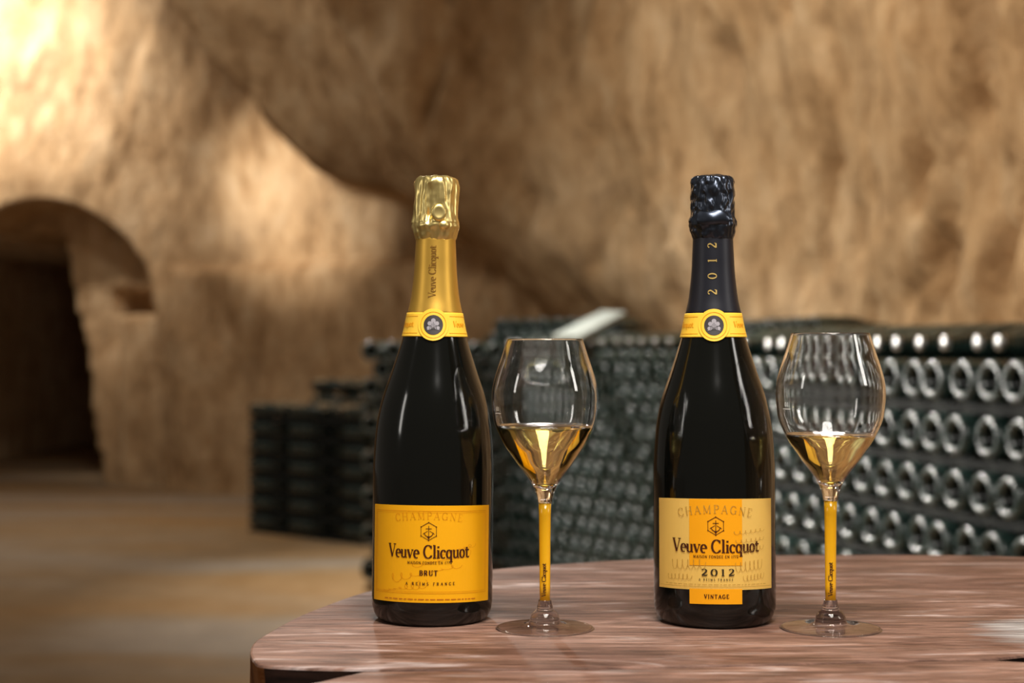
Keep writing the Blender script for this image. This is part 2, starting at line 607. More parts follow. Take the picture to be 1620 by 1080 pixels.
zb = Z1 - 5 * ROWP - RB - (ROWP - 2 * RB)
tag(lath('trim_1', S0 - T * 0.08, S0 + T * (NCOL * PITCH), 0, zb, 0.32, NI, None, None, M_STONE, None), kind='structure')

# --- far rack, between the two champagne bottles: nested courses
F0, F1 = Vector((0.665, 6.45)), Vector((-0.03, 7.50))
FT = (F1 - F0).normalized()
FN = Vector((FT.y, -FT.x))
if FN.y < 0:
    FN = -FN
FP, FR = 0.0925, 0.086
ncol = int((F1 - F0).length / FP) + 1
FROWS = 12
for r in range(FROWS):
    z = 1.008 - r * FR
    for c in range(ncol):
        p = F0 + FT * (c * FP + (0.5 * FP if r % 2 else 0) + random.uniform(-0.002, 0.002)) + FN * random.uniform(-0.006, 0.008)
        cellar_bottle((p.x, p.y, z), (FN.x, FN.y, 0), 'dark bottle base-out in the far rack, %s course from top, %s from its right' % (ORD[r + 1], ORD[c]),
                      'bottles lying base-out in the far rack', low=True)
for c in range(ncol):
    p = F0 + FT * (c * FP + 0.5 * FP) + FN * (0.30 + random.uniform(-0.01, 0.01))
    cellar_bottle((p.x, p.y, 1.008 + 0.0755), (-FN.x, -FN.y, 0), 'dark bottle neck-out with shiny cap atop the far rack, %s from its right' % ORD[c],
                  'bottles lying neck-out on top of the far rack', low=True, cap=True)
tag(lath('trim_2', F0 - FT * 0.05, F1 + FT * 0.1, 0, 1.008 - 11 * FR - RB, 0.3, FN, None, None, M_STONE, None), kind='structure')

# --- section left of the dark joint, mostly behind the gold-topped champagne bottle
G0, G1 = Vector((-0.075, 7.55)), Vector((-0.62, 6.95))
GT = (G1 - G0).normalized()
GN = Vector((-0.075, 1.0)).normalized()
mats = []
ng = 7
for r in range(13):
    for c in range(ng + 1):
        f = min(max((c - (0.5 if r % 2 else 0.0)) / (ng - 1), 0.0), 1.0)
        if (r % 2 == 0 and c == ng):
            continue
        p = G0 + (G1 - G0) * f + GN * random.uniform(-0.008, 0.008)
        z = 1.050 - r * 0.0805
        if r % 2 and c in (0, ng):
            continue
        mats.append(frame_matrix((p.x, p.y, z), (GN.x, GN.y, 0)))
        if c < ng - 1:
            q = p + (G1 - G0) * (0.5 / (ng - 1)) + GN * 0.46
            mats.append(frame_matrix((q.x, q.y, z + 0.002), (-GN.x, -GN.y, 0)))
stuff_bottles('stacked_bottles', mats, 'dark bottles stacked base-out behind the gold-topped champagne bottle')

# --- far left stack, seen on the flanks of its bottles
A0, A1 = Vector((-1.535, 9.20)), Vector((-0.80, 8.52))
AT = (A1 - A0).normalized()
AN = Vector((-AT.y, AT.x))
if AN.y < 0:
    AN = -AN
LB = (A1 - A0).length / 3
AR = 0.108
side = ['left', 'middle', 'right']
extra = []
for r in range(7):
    z = RB + 0.022 + r * AR
    for cidx in range(3):
        p = A0 + AT * (cidx * LB + (0.0 if cidx % 2 == 0 else 0.03)) + AN * RB
        ax = AT
        if cidx == 2:
            p = p + AT * LB
            ax = -AT
        cellar_bottle((p.x, p.y, z), (ax.x, ax.y, 0), 'dark bottle lying sideways in the far left stack, %s course from floor, %s one' % (ORD[r], side[cidx]),
                      'bottles lying sideways in the far left stack', low=True)
        for d in (1, 2):
            q = p + AN * (0.090 * d)
            sg = 1
            if d == 1:
                q = q + ax * 0.315
                sg = -1
            extra.append(frame_matrix((q.x, q.y, z), (sg * ax.x, sg * ax.y, 0)))
    lath('lath', A0 + AN * 0.004, A1 + AN * 0.004, z - RB - 0.020, z - RB - 0.0005, 0.26, AN,
         'dark lath board under the %s course of the far left stack' % ORD[r], 'laths of the far left stack')
stuff_bottles('stacked_bottles', extra, 'dark bottles lying behind the front column of the far left stack')
extra = []
for r in range(10):
    z = RB + 0.001 + r * 0.0890
    for cidx in (0, 1, 2):
        for d in (0, 1, 2):
            q = A0 + AN * (0.36 + RB + 0.090 * d) + AT * (0.13 + cidx * 0.31)
            sg = 1
            if (d + cidx) % 2:
                q = q + AT * 0.30
                sg = -1
            extra.append(frame_matrix((q.x, q.y, z), (sg * AT.x, sg * AT.y, 0)))
stuff_bottles('stacked_bottles', extra, 'dark bottles of the taller stack rising behind the far left stack')

# --- bottles on a ledge behind the racks
for q, (H0, H1, rows) in enumerate(((Vector((1.17, 5.75)), Vector((0.86, 7.45)), 2), (Vector((0.62, 7.75)), Vector((-0.22, 8.40)), 3))):
    HT = (H1 - H0).normalized()
    HN = Vector((HT.y, -HT.x))
    if HN.y < 0:
        HN = -HN
    zl = 1.02 if q == 0 else 0.98
    tag(lath('trim_%d' % (3 + q), H0 - HT * 0.05, H1 + HT * 0.05, 0, zl, 0.32, HN, None, None, M_STONE, None), kind='structure')
    nh = int((H1 - H0).length / 0.093)
    mats = []
    for r in range(rows):
        for c in range(nh - r * (3 if q == 0 else 1)):
            p = H0 + HT * (0.05 + c * 0.093 + 0.0465 * r + (0.12 * r if q == 0 else 0)) + HN * (0.01 + random.uniform(-0.01, 0.01))
            mats.append(frame_matrix((p.x, p.y, zl + RB + r * 0.0755), (HN.x, HN.y, 0)))
    stuff_bottles('stacked_bottles', mats, ['dark bottles in two rows on the ledge behind the near rack', 'dark bottles in rows on the ledge behind the far rack'][q])

# pale plank leaning on top of the far rack
a, b = Vector((0.235, 6.85, 1.105)), Vector((0.50, 7.75, 1.235))
v, f = box(0, 1, -0.06, 0.06, -0.011, 0.011)
L = (b - a).length
v = [(x * L, y, z) for x, y, z in v]
o = obj('plank', v, f, M_PLANK, smooth=False)
t = (b - a).normalized()
w = Vector((1.0, -0.25, -0.05))
w = (w - t * w.dot(t)).normalized()
o.matrix_world = Matrix.Translation(a) @ Matrix((t, w, t.cross(w))).transposed().to_4x4()
tag(o, 'pale grey plank slanting up from the top of the far rack', 'plank')

# ------------------------------------------------------------------ slab table
ZT = HC - 0.1955


def tpt(x, y):
    d = 0.1955 * 2500 / (y - 555)
    return ((x - 810) / 2500 * d, d)


def smooth_line(pts, n=6):
    return catmull_xy(pts, n)


def catmull_xy(pts, n=6):
    out = []
    P = [pts[0]] + list(pts) + [pts[-1]]
    for i in range(1, len(P) - 2):
        p0, p1, p2, p3 = P[i - 1], P[i], P[i + 1], P[i + 2]
        for q in range(n):
            t = q / n
            out.append(tuple(0.5 * (2 * p1[a] + (p2[a] - p0[a]) * t + (2 * p0[a] - 5 * p1[a] + 4 * p2[a] - p3[a]) * t * t
                                    + (3 * p1[a] - p0[a] - 3 * p2[a] + p3[a]) * t ** 3) for a in range(2)))
    out.append(pts[-1])
    return out


def slab(name, outline, edge_mats, th, parent):
    """outline (counter-clockwise plan points) extruded down by th, top edge slightly rounded"""
    n = len(outline)
    P = [Vector(p) for p in outline]
    inner = []
    for i in range(n):
        a, b = P[i - 1], P[(i + 1) % n]
        t = (b - a).normalized()
        inner.append(P[i] + Vector((-t.y, t.x)) * 0.0016)
    v = [(p.x, p.y, 0) for p in inner]
    v += [(0.5 * (p.x * 1.5 + q.x * 0.5), 0.5 * (p.y * 1.5 + q.y * 0.5), -0.0006) for p, q in zip(P, inner)]
    v += [(p.x, p.y, -0.0020) for p in P]
    for lev in (1, 2, 3, 4):
        for p in P:
            j = 0.004 * math.sin(31 * p.x + 9 * lev) + 0.003 * math.sin(53 * p.y - 5 * lev)
            c = Vector((0.3, 1.1))
            d = (p - c).normalized()
            v.append((p.x + d.x * j - d.x * 0.004 * lev, p.y + d.y * j - d.y * 0.004 * lev, -0.002 - (th - 0.002) * lev / 4))
    f, fm = [tuple(range(n))], [0]
    for lev in range(6):
        for i in range(n):
            i2 = (i + 1) % n
            f.append((lev * n + i, (lev + 1) * n + i, (lev + 1) * n + i2, lev * n + i2))
            fm.append(0 if lev < 2 else edge_mats[i])
    f.append(tuple(range(7 * n - 1, 6 * n - 1, -1)))
    fm.append(0)
    m = mesh_data(name, v, f, M_WOOD, smooth=False)
    m.materials.append(M_BARK)
    m.materials.append(M_CUT)
    m.polygons.foreach_set('material_index', fm)
    return link(bpy.data.objects.new(name, m), parent)


table = tag(empty('slab_table', (0.3, 1.05, 0)), 'round-edged split wooden slab table under the champagne bottles and glasses', 'table')
rear = [tpt(x, y) for x, y in ((575, 1056), (500, 1055), (418, 1051), (402, 1043), (396, 1030), (402, 1015), (424, 1000), (470, 975), (520, 955), (580, 935), (680, 914), (780, 900), (890, 891),
                              (1000, 885), (1120, 880), (1250, 877.5), (1400, 877), (1560, 878.5), (1700, 884))]
rear_arc = catmull_xy(rear, 5)
joint = [(0.62, 1.10), (0.55, 1.05), tpt(1690, 1034), tpt(1622, 1034), tpt(1560, 1041), tpt(1450, 1043), tpt(1200, 1050), tpt(900, 1056), tpt(700, 1058)]
outl = rear_arc + [(0.60, 1.30), (0.66, 1.2)] + joint
outl = outl[::-1]
em = []
for i in range(len(outl)):
    p, q = Vector(outl[i]), Vector(outl[(i + 1) % len(outl)])
    mid = (p + q) / 2
    em.append(2 if (mid.y < 1.06 and mid.x > -0.155 and mid.y < 1.0 or (mid.y < 1.08 and mid.x > -0.05)) else 1)
zt0 = ZT
r_o = slab('rear_slab', [(x - 0.3, y - 1.05) for x, y in outl], em, 0.085, table)
r_o.location = (0, 0, zt0)
front = [tpt(575, 1060.5), tpt(700, 1059), tpt(900, 1057), tpt(1200, 1051), tpt(1450, 1044), tpt(1560, 1042.5), tpt(1622, 1045), tpt(1690, 1048), (0.55, 1.015), (0.60, 0.99), (0.55, 0.86), (0.42, 0.79), (0.22, 0.755), (0.05, 0.765),
         (-0.09, 0.80), (-0.165, 0.86), (-0.150, 0.905), tpt(490, 1079), tpt(530, 1070)]
outl2 = catmull_xy(front + [front[0]], 3)[:-1]
outl2 = outl2[::-1]
em2 = [2 if (Vector(p).y > 0.93) else 1 for p in outl2]
f_o = slab('front_slab', [(x - 0.3, y - 1.05) for x, y in outl2], em2, 0.085, table)
f_o.location = (0, 0, zt0 - 0.0004)
# trunk under the slab
v, f = lathe([(0, 0.0), (0.30, 0.0), (0.275, 0.10), (0.25, 0.35), (0.245, 0.60), (0.26, zt0 - 0.085), (0, zt0 - 0.085)], 40,
             lambda a, r, z: r * (1 + 0.05 * math.sin(5 * a + 1) + 0.03 * math.sin(11 * a)))
tr = obj('trunk', v, f, M_BARK, table)
tr.location = (-0.03, 0.0, 0)
# ------------------------------------------------------------------ pen-stroke lettering


def arc(cx, cy, rx, ry, a0, a1, n=14):
    return [(cx + rx * math.cos(math.radians(a0 + (a1 - a0) * i / n)), cy + ry * math.sin(math.radians(a0 + (a1 - a0) * i / n))) for i in range(n + 1)]


def ln(*p):
    return list(p)


# glyph: (advance, strokes); cap height 1.0, x height 0.62. stroke = points, or ('t', points) thin, or ('k', points) thick
def S(w, *s):
    return (w, s)


GLYPH = {
    'V': S(0.82, ('k', ln((0.10, 1.0), (0.42, 0.0))), ('t', ln((0.42, 0.0), (0.72, 1.0))), ('t', ln((-0.03, 1.0), (0.27, 1.0))), ('t', ln((0.56, 1.0), (0.84, 1.0)))),
    'v': S(0.60, ('k', ln((0.08, 0.62), (0.29, 0.0))), ('t', ln((0.29, 0.0), (0.50, 0.62))), ('t', ln((-0.02, 0.62), (0.20, 0.62))), ('t', ln((0.40, 0.62), (0.60, 0.62)))),
    'e': S(0.54, arc(0.27, 0.31, 0.21, 0.31, 0, 300, 22), ('t', ln((0.08, 0.33), (0.48, 0.33)))),
    'u': S(0.64, ('k', ln((0.12, 0.62), (0.12, 0.2))), arc(0.27, 0.18, 0.15, 0.17, 180, 300, 10), ('k', ln((0.47, 0.62), (0.47, 0.02))), ('t', ln((0.0, 0.61), (0.14, 0.61))),
           ('t', ln((0.36, 0.61), (0.49, 0.61))), ('t', ln((0.47, 0.02), (0.62, 0.02))), ('t', ln((0.34, 0.03), (0.46, 0.15)))),
    'C': S(0.84, arc(0.43, 0.5, 0.36, 0.5, 38, 322, 28), ('t', ln((0.72, 0.98), (0.72, 0.72))), ('t', ln((0.74, 0.06), (0.76, 0.24)))),
    'l': S(0.34, ('k', ln((0.16, 1.02), (0.16, 0.0))), ('t', ln((0.02, 0.01), (0.31, 0.01))), ('t', ln((0.03, 1.01), (0.16, 1.01)))),
    'i': S(0.34, ('k', ln((0.16, 0.62), (0.16, 0.0))), ('t', ln((0.02, 0.01), (0.31, 0.01))), ('t', ln((0.03, 0.61), (0.16, 0.61))), ('k', ln((0.16, 0.93), (0.16, 0.80)))),
    'c': S(0.52, arc(0.27, 0.31, 0.21, 0.31, 45, 310, 20), ('k', ln((0.42, 0.56), (0.42, 0.46)))),
    'q': S(0.62, arc(0.27, 0.31, 0.20, 0.31, 20, 340, 22), ('k', ln((0.48, 0.62), (0.48, -0.30))), ('t', ln((0.33, -0.30), (0.62, -0.30)))),
    'o': S(0.58, arc(0.28, 0.31, 0.21, 0.31, 0, 360, 26)),
    't': S(0.42, ('k', ln((0.18, 0.80), (0.18, 0.14))), arc(0.30, 0.13, 0.12, 0.12, 180, 330, 8), ('t', ln((0.0, 0.60), (0.42, 0.60))), ('t', ln((0.0, 0.57), (0.42, 0.57)))),
    'A': S(0.86, ('t', ln((0.08, 0), (0.42, 1))), ('k', ln((0.42, 1), (0.74, 0))), ('t', ln((0.2, 0.34), (0.62, 0.34))), ('t', ln((-0.01, 0), (0.2, 0))), ('t', ln((0.6, 0), (0.86, 0)))),
    'B': S(0.72, ('k', ln((0.15, 0), (0.15, 1))), ('t', ln((0.04, 1), (0.36, 1))), arc(0.36, 0.76, 0.22, 0.24, 90, -90, 12), ('t', ln((0.15, 0.52), (0.38, 0.52))),
           arc(0.38, 0.26, 0.26, 0.26, 90, -90, 12), ('t', ln((0.04, 0), (0.38, 0)))),
    'D': S(0.84, ('k', ln((0.15, 0), (0.15, 1))), ('t', ln((0.04, 1), (0.36, 1))), arc(0.36, 0.5, 0.38, 0.5, 90, -90, 18), ('t', ln((0.04, 0), (0.36, 0)))),
    'E': S(0.70, ('k', ln((0.15, 0), (0.15, 1))), ('t', ln((0.04, 1), (0.60, 1), (0.60, 0.78))), ('t', ln((0.15, 0.52), (0.45, 0.52))), ('t', ln((0.04, 0), (0.62, 0), (0.64, 0.24)))),
    'F': S(0.66, ('k', ln((0.15, 0), (0.15, 1))), ('t', ln((0.04, 1), (0.60, 1), (0.60, 0.78))), ('t', ln((0.15, 0.5), (0.45, 0.5))), ('t', ln((0.04, 0), (0.3, 0)))),
    'G': S(0.88, arc(0.43, 0.5, 0.36, 0.5, 40, 330, 26), ('k', ln((0.72, 0.42), (0.72, 0.05))), ('t', ln((0.54, 0.42), (0.84, 0.42)))),
    'H': S(0.92, ('k', ln((0.16, 0), (0.16, 1))), ('k', ln((0.74, 0), (0.74, 1))), ('t', ln((0.16, 0.5), (0.74, 0.5))), ('t', ln((0.03, 0), (0.3, 0))), ('t', ln((0.03, 1), (0.3, 1))), ('t', ln((0.6, 0), (0.88, 0))),
           ('t', ln((0.6, 1), (0.88, 1)))),
    'I': S(0.38, ('k', ln((0.17, 0), (0.17, 1))), ('t', ln((0.03, 0), (0.32, 0))), ('t', ln((0.03, 1), (0.32, 1)))),
    'M': S(1.05, ('t', ln((0.14, 0), (0.14, 1))), ('k', ln((0.14, 1), (0.48, 0.06))), ('t', ln((0.48, 0.06), (0.82, 1))), ('k', ln((0.84, 1), (0.84, 0))), ('t', ln((0.03, 0), (0.26, 0))), ('t', ln((0.7, 0), (0.98, 0)))),
    'N': S(0.92, ('t', ln((0.14, 0), (0.14, 1))), ('k', ln((0.14, 1), (0.74, 0))), ('t', ln((0.74, 0), (0.74, 1))), ('t', ln((0.03, 0), (0.26, 0))), ('t', ln((0.62, 1), (0.88, 1)))),
    'O': S(0.90, arc(0.44, 0.5, 0.36, 0.5, 0, 360, 30)),
    'P': S(0.68, ('k', ln((0.15, 0), (0.15, 1))), ('t', ln((0.04, 1), (0.36, 1))), arc(0.36, 0.74, 0.24, 0.26, 90, -90, 12), ('t', ln((0.15, 0.48), (0.36, 0.48))), ('t', ln((0.03, 0), (0.3, 0)))),
    'R': S(0.80, ('k', ln((0.15, 0), (0.15, 1))), ('t', ln((0.04, 1), (0.36, 1))), arc(0.36, 0.75, 0.23, 0.25, 90, -90, 12), ('t', ln((0.15, 0.5), (0.38, 0.5))), ('k', ln((0.38, 0.5), (0.68, 0))), ('t', ln((0.03, 0), (0.28, 0)))),
    'S': S(0.62, arc(0.30, 0.75, 0.20, 0.25, 30, 250, 14) + arc(0.30, 0.25, 0.22, 0.25, 80, -150, 16)),
    'T': S(0.76, ('k', ln((0.36, 0), (0.36, 1))), ('t', ln((0.02, 0.80), (0.02, 1), (0.70, 1), (0.70, 0.80))), ('t', ln((0.22, 0), (0.5, 0)))),
    'U': S(0.84, ('k', ln((0.15, 1), (0.15, 0.3))), arc(0.42, 0.3, 0.27, 0.3, 180, 360, 16), ('t', ln((0.69, 0.3), (0.69, 1))), ('t', ln((0.02, 1), (0.3, 1))), ('t', ln((0.56, 1), (0.82, 1)))),
    '0': S(0.70, arc(0.34, 0.5, 0.27, 0.5, 0, 360, 28)),
    '1': S(0.46, ('k', ln((0.24, 0), (0.24, 1))), ('t', ln((0.08, 0), (0.4, 0))), ('t', ln((0.08, 0.9), (0.24, 1)))),
    '2': S(0.68, arc(0.32, 0.74, 0.22, 0.26, 160, -30, 14) + [(0.10, 0.06)], ('k', ln((0.08, 0.05), (0.58, 0.05))), ('t', ln((0.58, 0.03), (0.62, 0.24)))),
    '7': S(0.62, ('t', ln((0.06, 0.8), (0.06, 0.97), (0.56, 0.97))), ('k', ln((0.56, 0.97), (0.24, 0)))),
    ' ': S(0.36,),
    '.': S(0.3, ('k', ln((0.14, 0.0), (0.14, 0.1)))),
    '-': S(0.5, ('t', ln((0.05, 0.35), (0.45, 0.35)))),
}


def ribbon(pts, wfun):
    """flat ribbon of quads along pts; returns (verts2d, faces)"""
    n = len(pts)
    v = []
    for i in range(n):
        a, b = pts[max(0, i - 1)], pts[min(n - 1, i + 1)]
        dx, dy = b[0] - a[0], b[1] - a[1]
        L = math.hypot(dx, dy) or 1e-9
        dx, dy = dx / L, dy / L
        w = wfun(dx, dy) / 2
        v.append((pts[i][0] - dy * w, pts[i][1] + dx * w))
        v.append((pts[i][0] + dy * w, pts[i][1] - dx * w))
    return v, [(2 * i, 2 * i + 1, 2 * i + 3, 2 * i + 2) for i in range(n - 1)]


class Ink:
    """collects flat shapes in (u, v) and wraps them onto a bottle"""

    def __init__(self):
        self.v, self.f = [], []

    def add(self, v, f):
        n = len(self.v)
        self.v += v
        self.f += [tuple(n + i for i in q) for q in f]

    def stroke(self, pts, w, thin=None):
        thin = w if thin is None else thin
        self.add(*ribbon(pts, lambda dx, dy: thin + (w - thin) * abs(dy) ** 1.3))

    def poly(self, pts):
        self.add(list(pts), [tuple(range(len(pts)))])

    def width(self, s, h, sp=0.0):
        return sum(GLYPH[c][0] * h + sp for c in s) - sp

    def text(self, s, u, v, h, thick=0.15, thin=0.05, sp=0.0, align='c', rot=0.0, sx=1.0, arcr=None):
        x = 0.0
        tot = self.width(s, h, sp) * 1.0
        x0 = -tot / 2 if align == 'c' else 0.0
        cr, sr = math.cos(rot), math.sin(rot)
        for ch in s:
            adv, strokes = GLYPH[ch]
            for st in strokes:
                if st[0] in ('t', 'k'):
                    mode, pts = st
                else:
                    mode, pts = 'n', st
                if mode == 'k':
                    # resample long straights so they wrap the cylinder
                    wf = lambda dx, dy: thick
                elif mode == 't':
                    wf = lambda dx, dy: thin
                else:
                    wf = lambda dx, dy: thin + (thick - thin) * abs(dy) ** 1.4
                rv, rf = ribbon(pts, wf)
                out = []
                for (a, b) in rv:
                    gx, gy = (x0 + x + a * h) * sx, b * h
                    if arcr:
                        th = gx / arcr
                        gx, gy = (arcr + gy) * math.sin(th), (arcr + gy) * math.cos(th) - arcr
                    out.append((u + gx * cr - gy * sr, v + gx * sr + gy * cr))
                self.add(out, rf)
            x += adv * h + sp

    def wrap(self, name, rfun, mat, parent, lift=0.0):
        vv = []
        for (a, b) in self.v:
            r = rfun(b) + lift
            vv.append((r * math.sin(a / r), -r * math.cos(a / r), b))
        # faces towards -Y
        return obj(name, vv, [q[::-1] for q in self.f], mat, parent, smooth=False)


def patch(name, u0, u1, v0, v1, rfun, mat, parent, lift, nu=40, nv=2, sag=0.0, th=0.00018):
    """a sheet of paper wrapped on the bottle, with a little thickness"""
    verts, faces = [], []
    for layer in (0, 1):
        for j in range(nv + 1):
            for i in range(nu + 1):
                s = i / nu
                u = u0 + (u1 - u0) * s
                arch = 4 * s * (1 - s)
                vv = v0 + (v1 - v0) * j / nv
                vv += sag * arch
                r = rfun(vv) + lift - (th if layer else 0)
                verts.append((r * math.sin(u / r), -r * math.cos(u / r), vv))
    n1 = (nu + 1) * (nv + 1)
    for j in range(nv):
        for i in range(nu):
            a = j * (nu + 1) + i
            faces.append((a, a + 1, a + nu + 2, a + nu + 1))
            b = a + n1
            faces.append((b, b + nu + 1, b + nu + 2, b + 1))
    per = [i for i in range(nu + 1)] + [j * (nu + 1) + nu for j in range(1, nv + 1)] + [nv * (nu + 1) + i for i in range(nu - 1, -1, -1)] + [j * (nu + 1) for j in range(nv - 1, 0, -1)]
    for q in range(len(per)):
        a, b = per[q], per[(q + 1) % len(per)]
        faces.append((a, a + n1, b + n1, b))
    return obj(name, verts, faces, mat, parent, smooth=False)


# ------------------------------------------------------------------ champagne bottles
PROFILE = [(0.0, 0.018), (0.018, 0.014), (0.030, 0.004), (0.0345, 0.0006), (0.0375, 0.0), (0.0405, 0.0022), (0.0430, 0.0075), (0.0440, 0.016),
           (0.0440, 0.05), (0.0440, 0.095), (0.0439, 0.1135), (0.0427, 0.1334), (0.0408, 0.1480), (0.0372, 0.163), (0.0304, 0.183), (0.0232, 0.2061), (0.0196, 0.2233),
           (0.0172, 0.2348), (0.0153, 0.2520), (0.0146, 0.2650), (0.0140, 0.2788), (0.0140, 0.2900), (0.0, 0.2901)]
SM = catmull(PROFILE, 5)
_pz = np.array([p[1] for p in SM[35:]])
_pr = np.array([p[0] for p in SM[35:]])


def r_bot(z):
    return float(np.interp(z, _pz[:-2], _pr[:-2]))


def emblem(ink, cu, cv, R, w):
    hexa = [(cu + R * math.sin(math.radians(60 * q)), cv + R * math.cos(math.radians(60 * q))) for q in range(7)]
    ink.stroke(hexa, w)
    for q in range(6):
        x, y = hexa[q]
        ink.poly([(x + w * 1.1 * math.cos(math.radians(60 * s)), y + w * 1.1 * math.sin(math.radians(60 * s))) for s in range(6)])
    # anchor within the star
    ink.stroke([(cu, cv + R * 0.62), (cu, cv - R * 0.78)], w * 1.1)
    ink.stroke([(cu - R * 0.34, cv + R * 0.30), (cu + R * 0.34, cv + R * 0.30)], w)
    ink.stroke(arc(cu, cv - R * 0.05, R * 0.52, R * 0.55, 190, 350, 12), w * 1.2)
    ink.stroke([(cu - R * 0.66, cv - R * 0.30), (cu - R * 0.1, cv + R * 0.05)], w * 0.8)
    ink.stroke([(cu + R * 0.66, cv - R * 0.30), (cu + R * 0.1, cv + R * 0.05)], w * 0.8)
    ink.poly([(cu, cv - R * 0.92), (cu + R * 0.16, cv - R * 0.62), (cu - R * 0.16, cv - R * 0.62)])


def neck_parts(root, off):
    """yellow collar with its round medallion, on both bottles"""
    z0, z1 = 0.2058 + off, 0.2232 + off
    band = obj('neck_band', *lathe([(r_bot(z0) + 0.0006, z0), (r_bot(z0) + 0.0010, z0 + 0.0004)] + [(r_bot(z) + 0.0010, z) for z in np.linspace(z0 + 0.001, z1 - 0.001, 8)]
                                   + [(r_bot(z1) + 0.0010, z1), (r_bot(z1) + 0.0004, z1 + 0.0001)], 64), M_BAND, root)
    rb = lambda z: r_bot(z) + 0.0010
    rule = Ink()
    for zz in (z0 + 0.0026, z1 - 0.0026):
        for s in (-1, 1):
            rule.stroke([(s * 0.012 + s * q * 0.002, zz) for q in range(12)], 0.00035)
    rule.wrap('rule', rb, M_INK_SOFT, band, 0.0002)
    t = Ink()
    t.text('Veuve', 0.0215, (z0 + z1) / 2 - 0.0014, 0.0040, 0.17, 0.07, align='c')
    t.text('Clicquot', -0.0245, (z0 + z1) / 2 - 0.0014, 0.0040, 0.17, 0.07, align='c')
    t.wrap('lettering', rb, M_INK_SOFT, band, 0.0003)
    zc = (z0 + z1) / 2
    # medallion: a disc lying on the cone of the neck
    med = Ink()
    ring = Ink()
    for rad, ik in ((0.0116, med),):
        n = 40
        rows = [[(rad * rr * math.cos(2 * math.pi * q / n), zc + rad * rr * math.sin(2 * math.pi * q / n)) for q in range(n)] for rr in (0.001, 0.35, 0.7, 1.0)]
        vv = sum(rows, [])
        ff = [(a * n + q, a * n + (q + 1) % n, (a + 1) * n + (q + 1) % n, (a + 1) * n + q) for a in range(3) for q in range(n)]
        ik.add(vv, [x[::-1] for x in ff])
    mo = med.wrap('medallion', lambda z: rb(np.clip(z, z0 - 0.004, z1 + 0.004)), M_BAND, root, 0.0006)
    d = Ink()
    n = 32
    for rr0, rr1 in ((0.00001, 0.004), (0.004, 0.0071)):
        vv = [(rr * math.cos(2 * math.pi * q / n), zc - 0.0002 + rr * math.sin(2 * math.pi * q / n)) for rr in (rr0, rr1) for q in range(n)]
        d.add(vv, [(q, n + q, n + (q + 1) % n, (q + 1) % n)[::1] for q in range(n)])
    d.wrap('seal', rb, M_MEDAL, mo, 0.0009)
    rl = Ink()
    rl.stroke(arc(0, zc - 0.0002, 0.0094, 0.0094, 0, 360, 40), 0.00035)
    rl.wrap('ring', rb, M_INK_SOFT, mo, 0.0009)
    e = Ink()
    # grey figure on the seal: three lobes over a broad foot
    for cx, cy, rr in ((0, 0.0030, 0.0017), (-0.0026, 0.0010, 0.0016), (0.0026, 0.0010, 0.0016), (0, 0.0002, 0.0020), (-0.0034, -0.0022, 0.0013), (0.0034, -0.0022, 0.0013)):
        e.poly([(cx + rr * math.cos(2 * math.pi * q / 14), zc - 0.0002 + cy + rr * math.sin(2 * math.pi * q / 14)) for q in range(14)][::-1])
    e.poly([(-0.0046, zc - 0.0040), (-0.0030, zc - 0.0012), (0.0030, zc - 0.0012), (0.0046, zc - 0.0040)])
    e.wrap('figure', rb, M_MEDAL_GREY, mo, 0.0012)
    e2 = Ink()
    for q in range(-2, 3):
        e2.stroke([(q * 0.0013, zc - 0.0036), (q * 0.0010, zc + 0.0018 - abs(q) * 0.0010)], 0.00028)
    e2.wrap('figure_line', rb, M_MEDAL, mo, 0.0014)
    return band


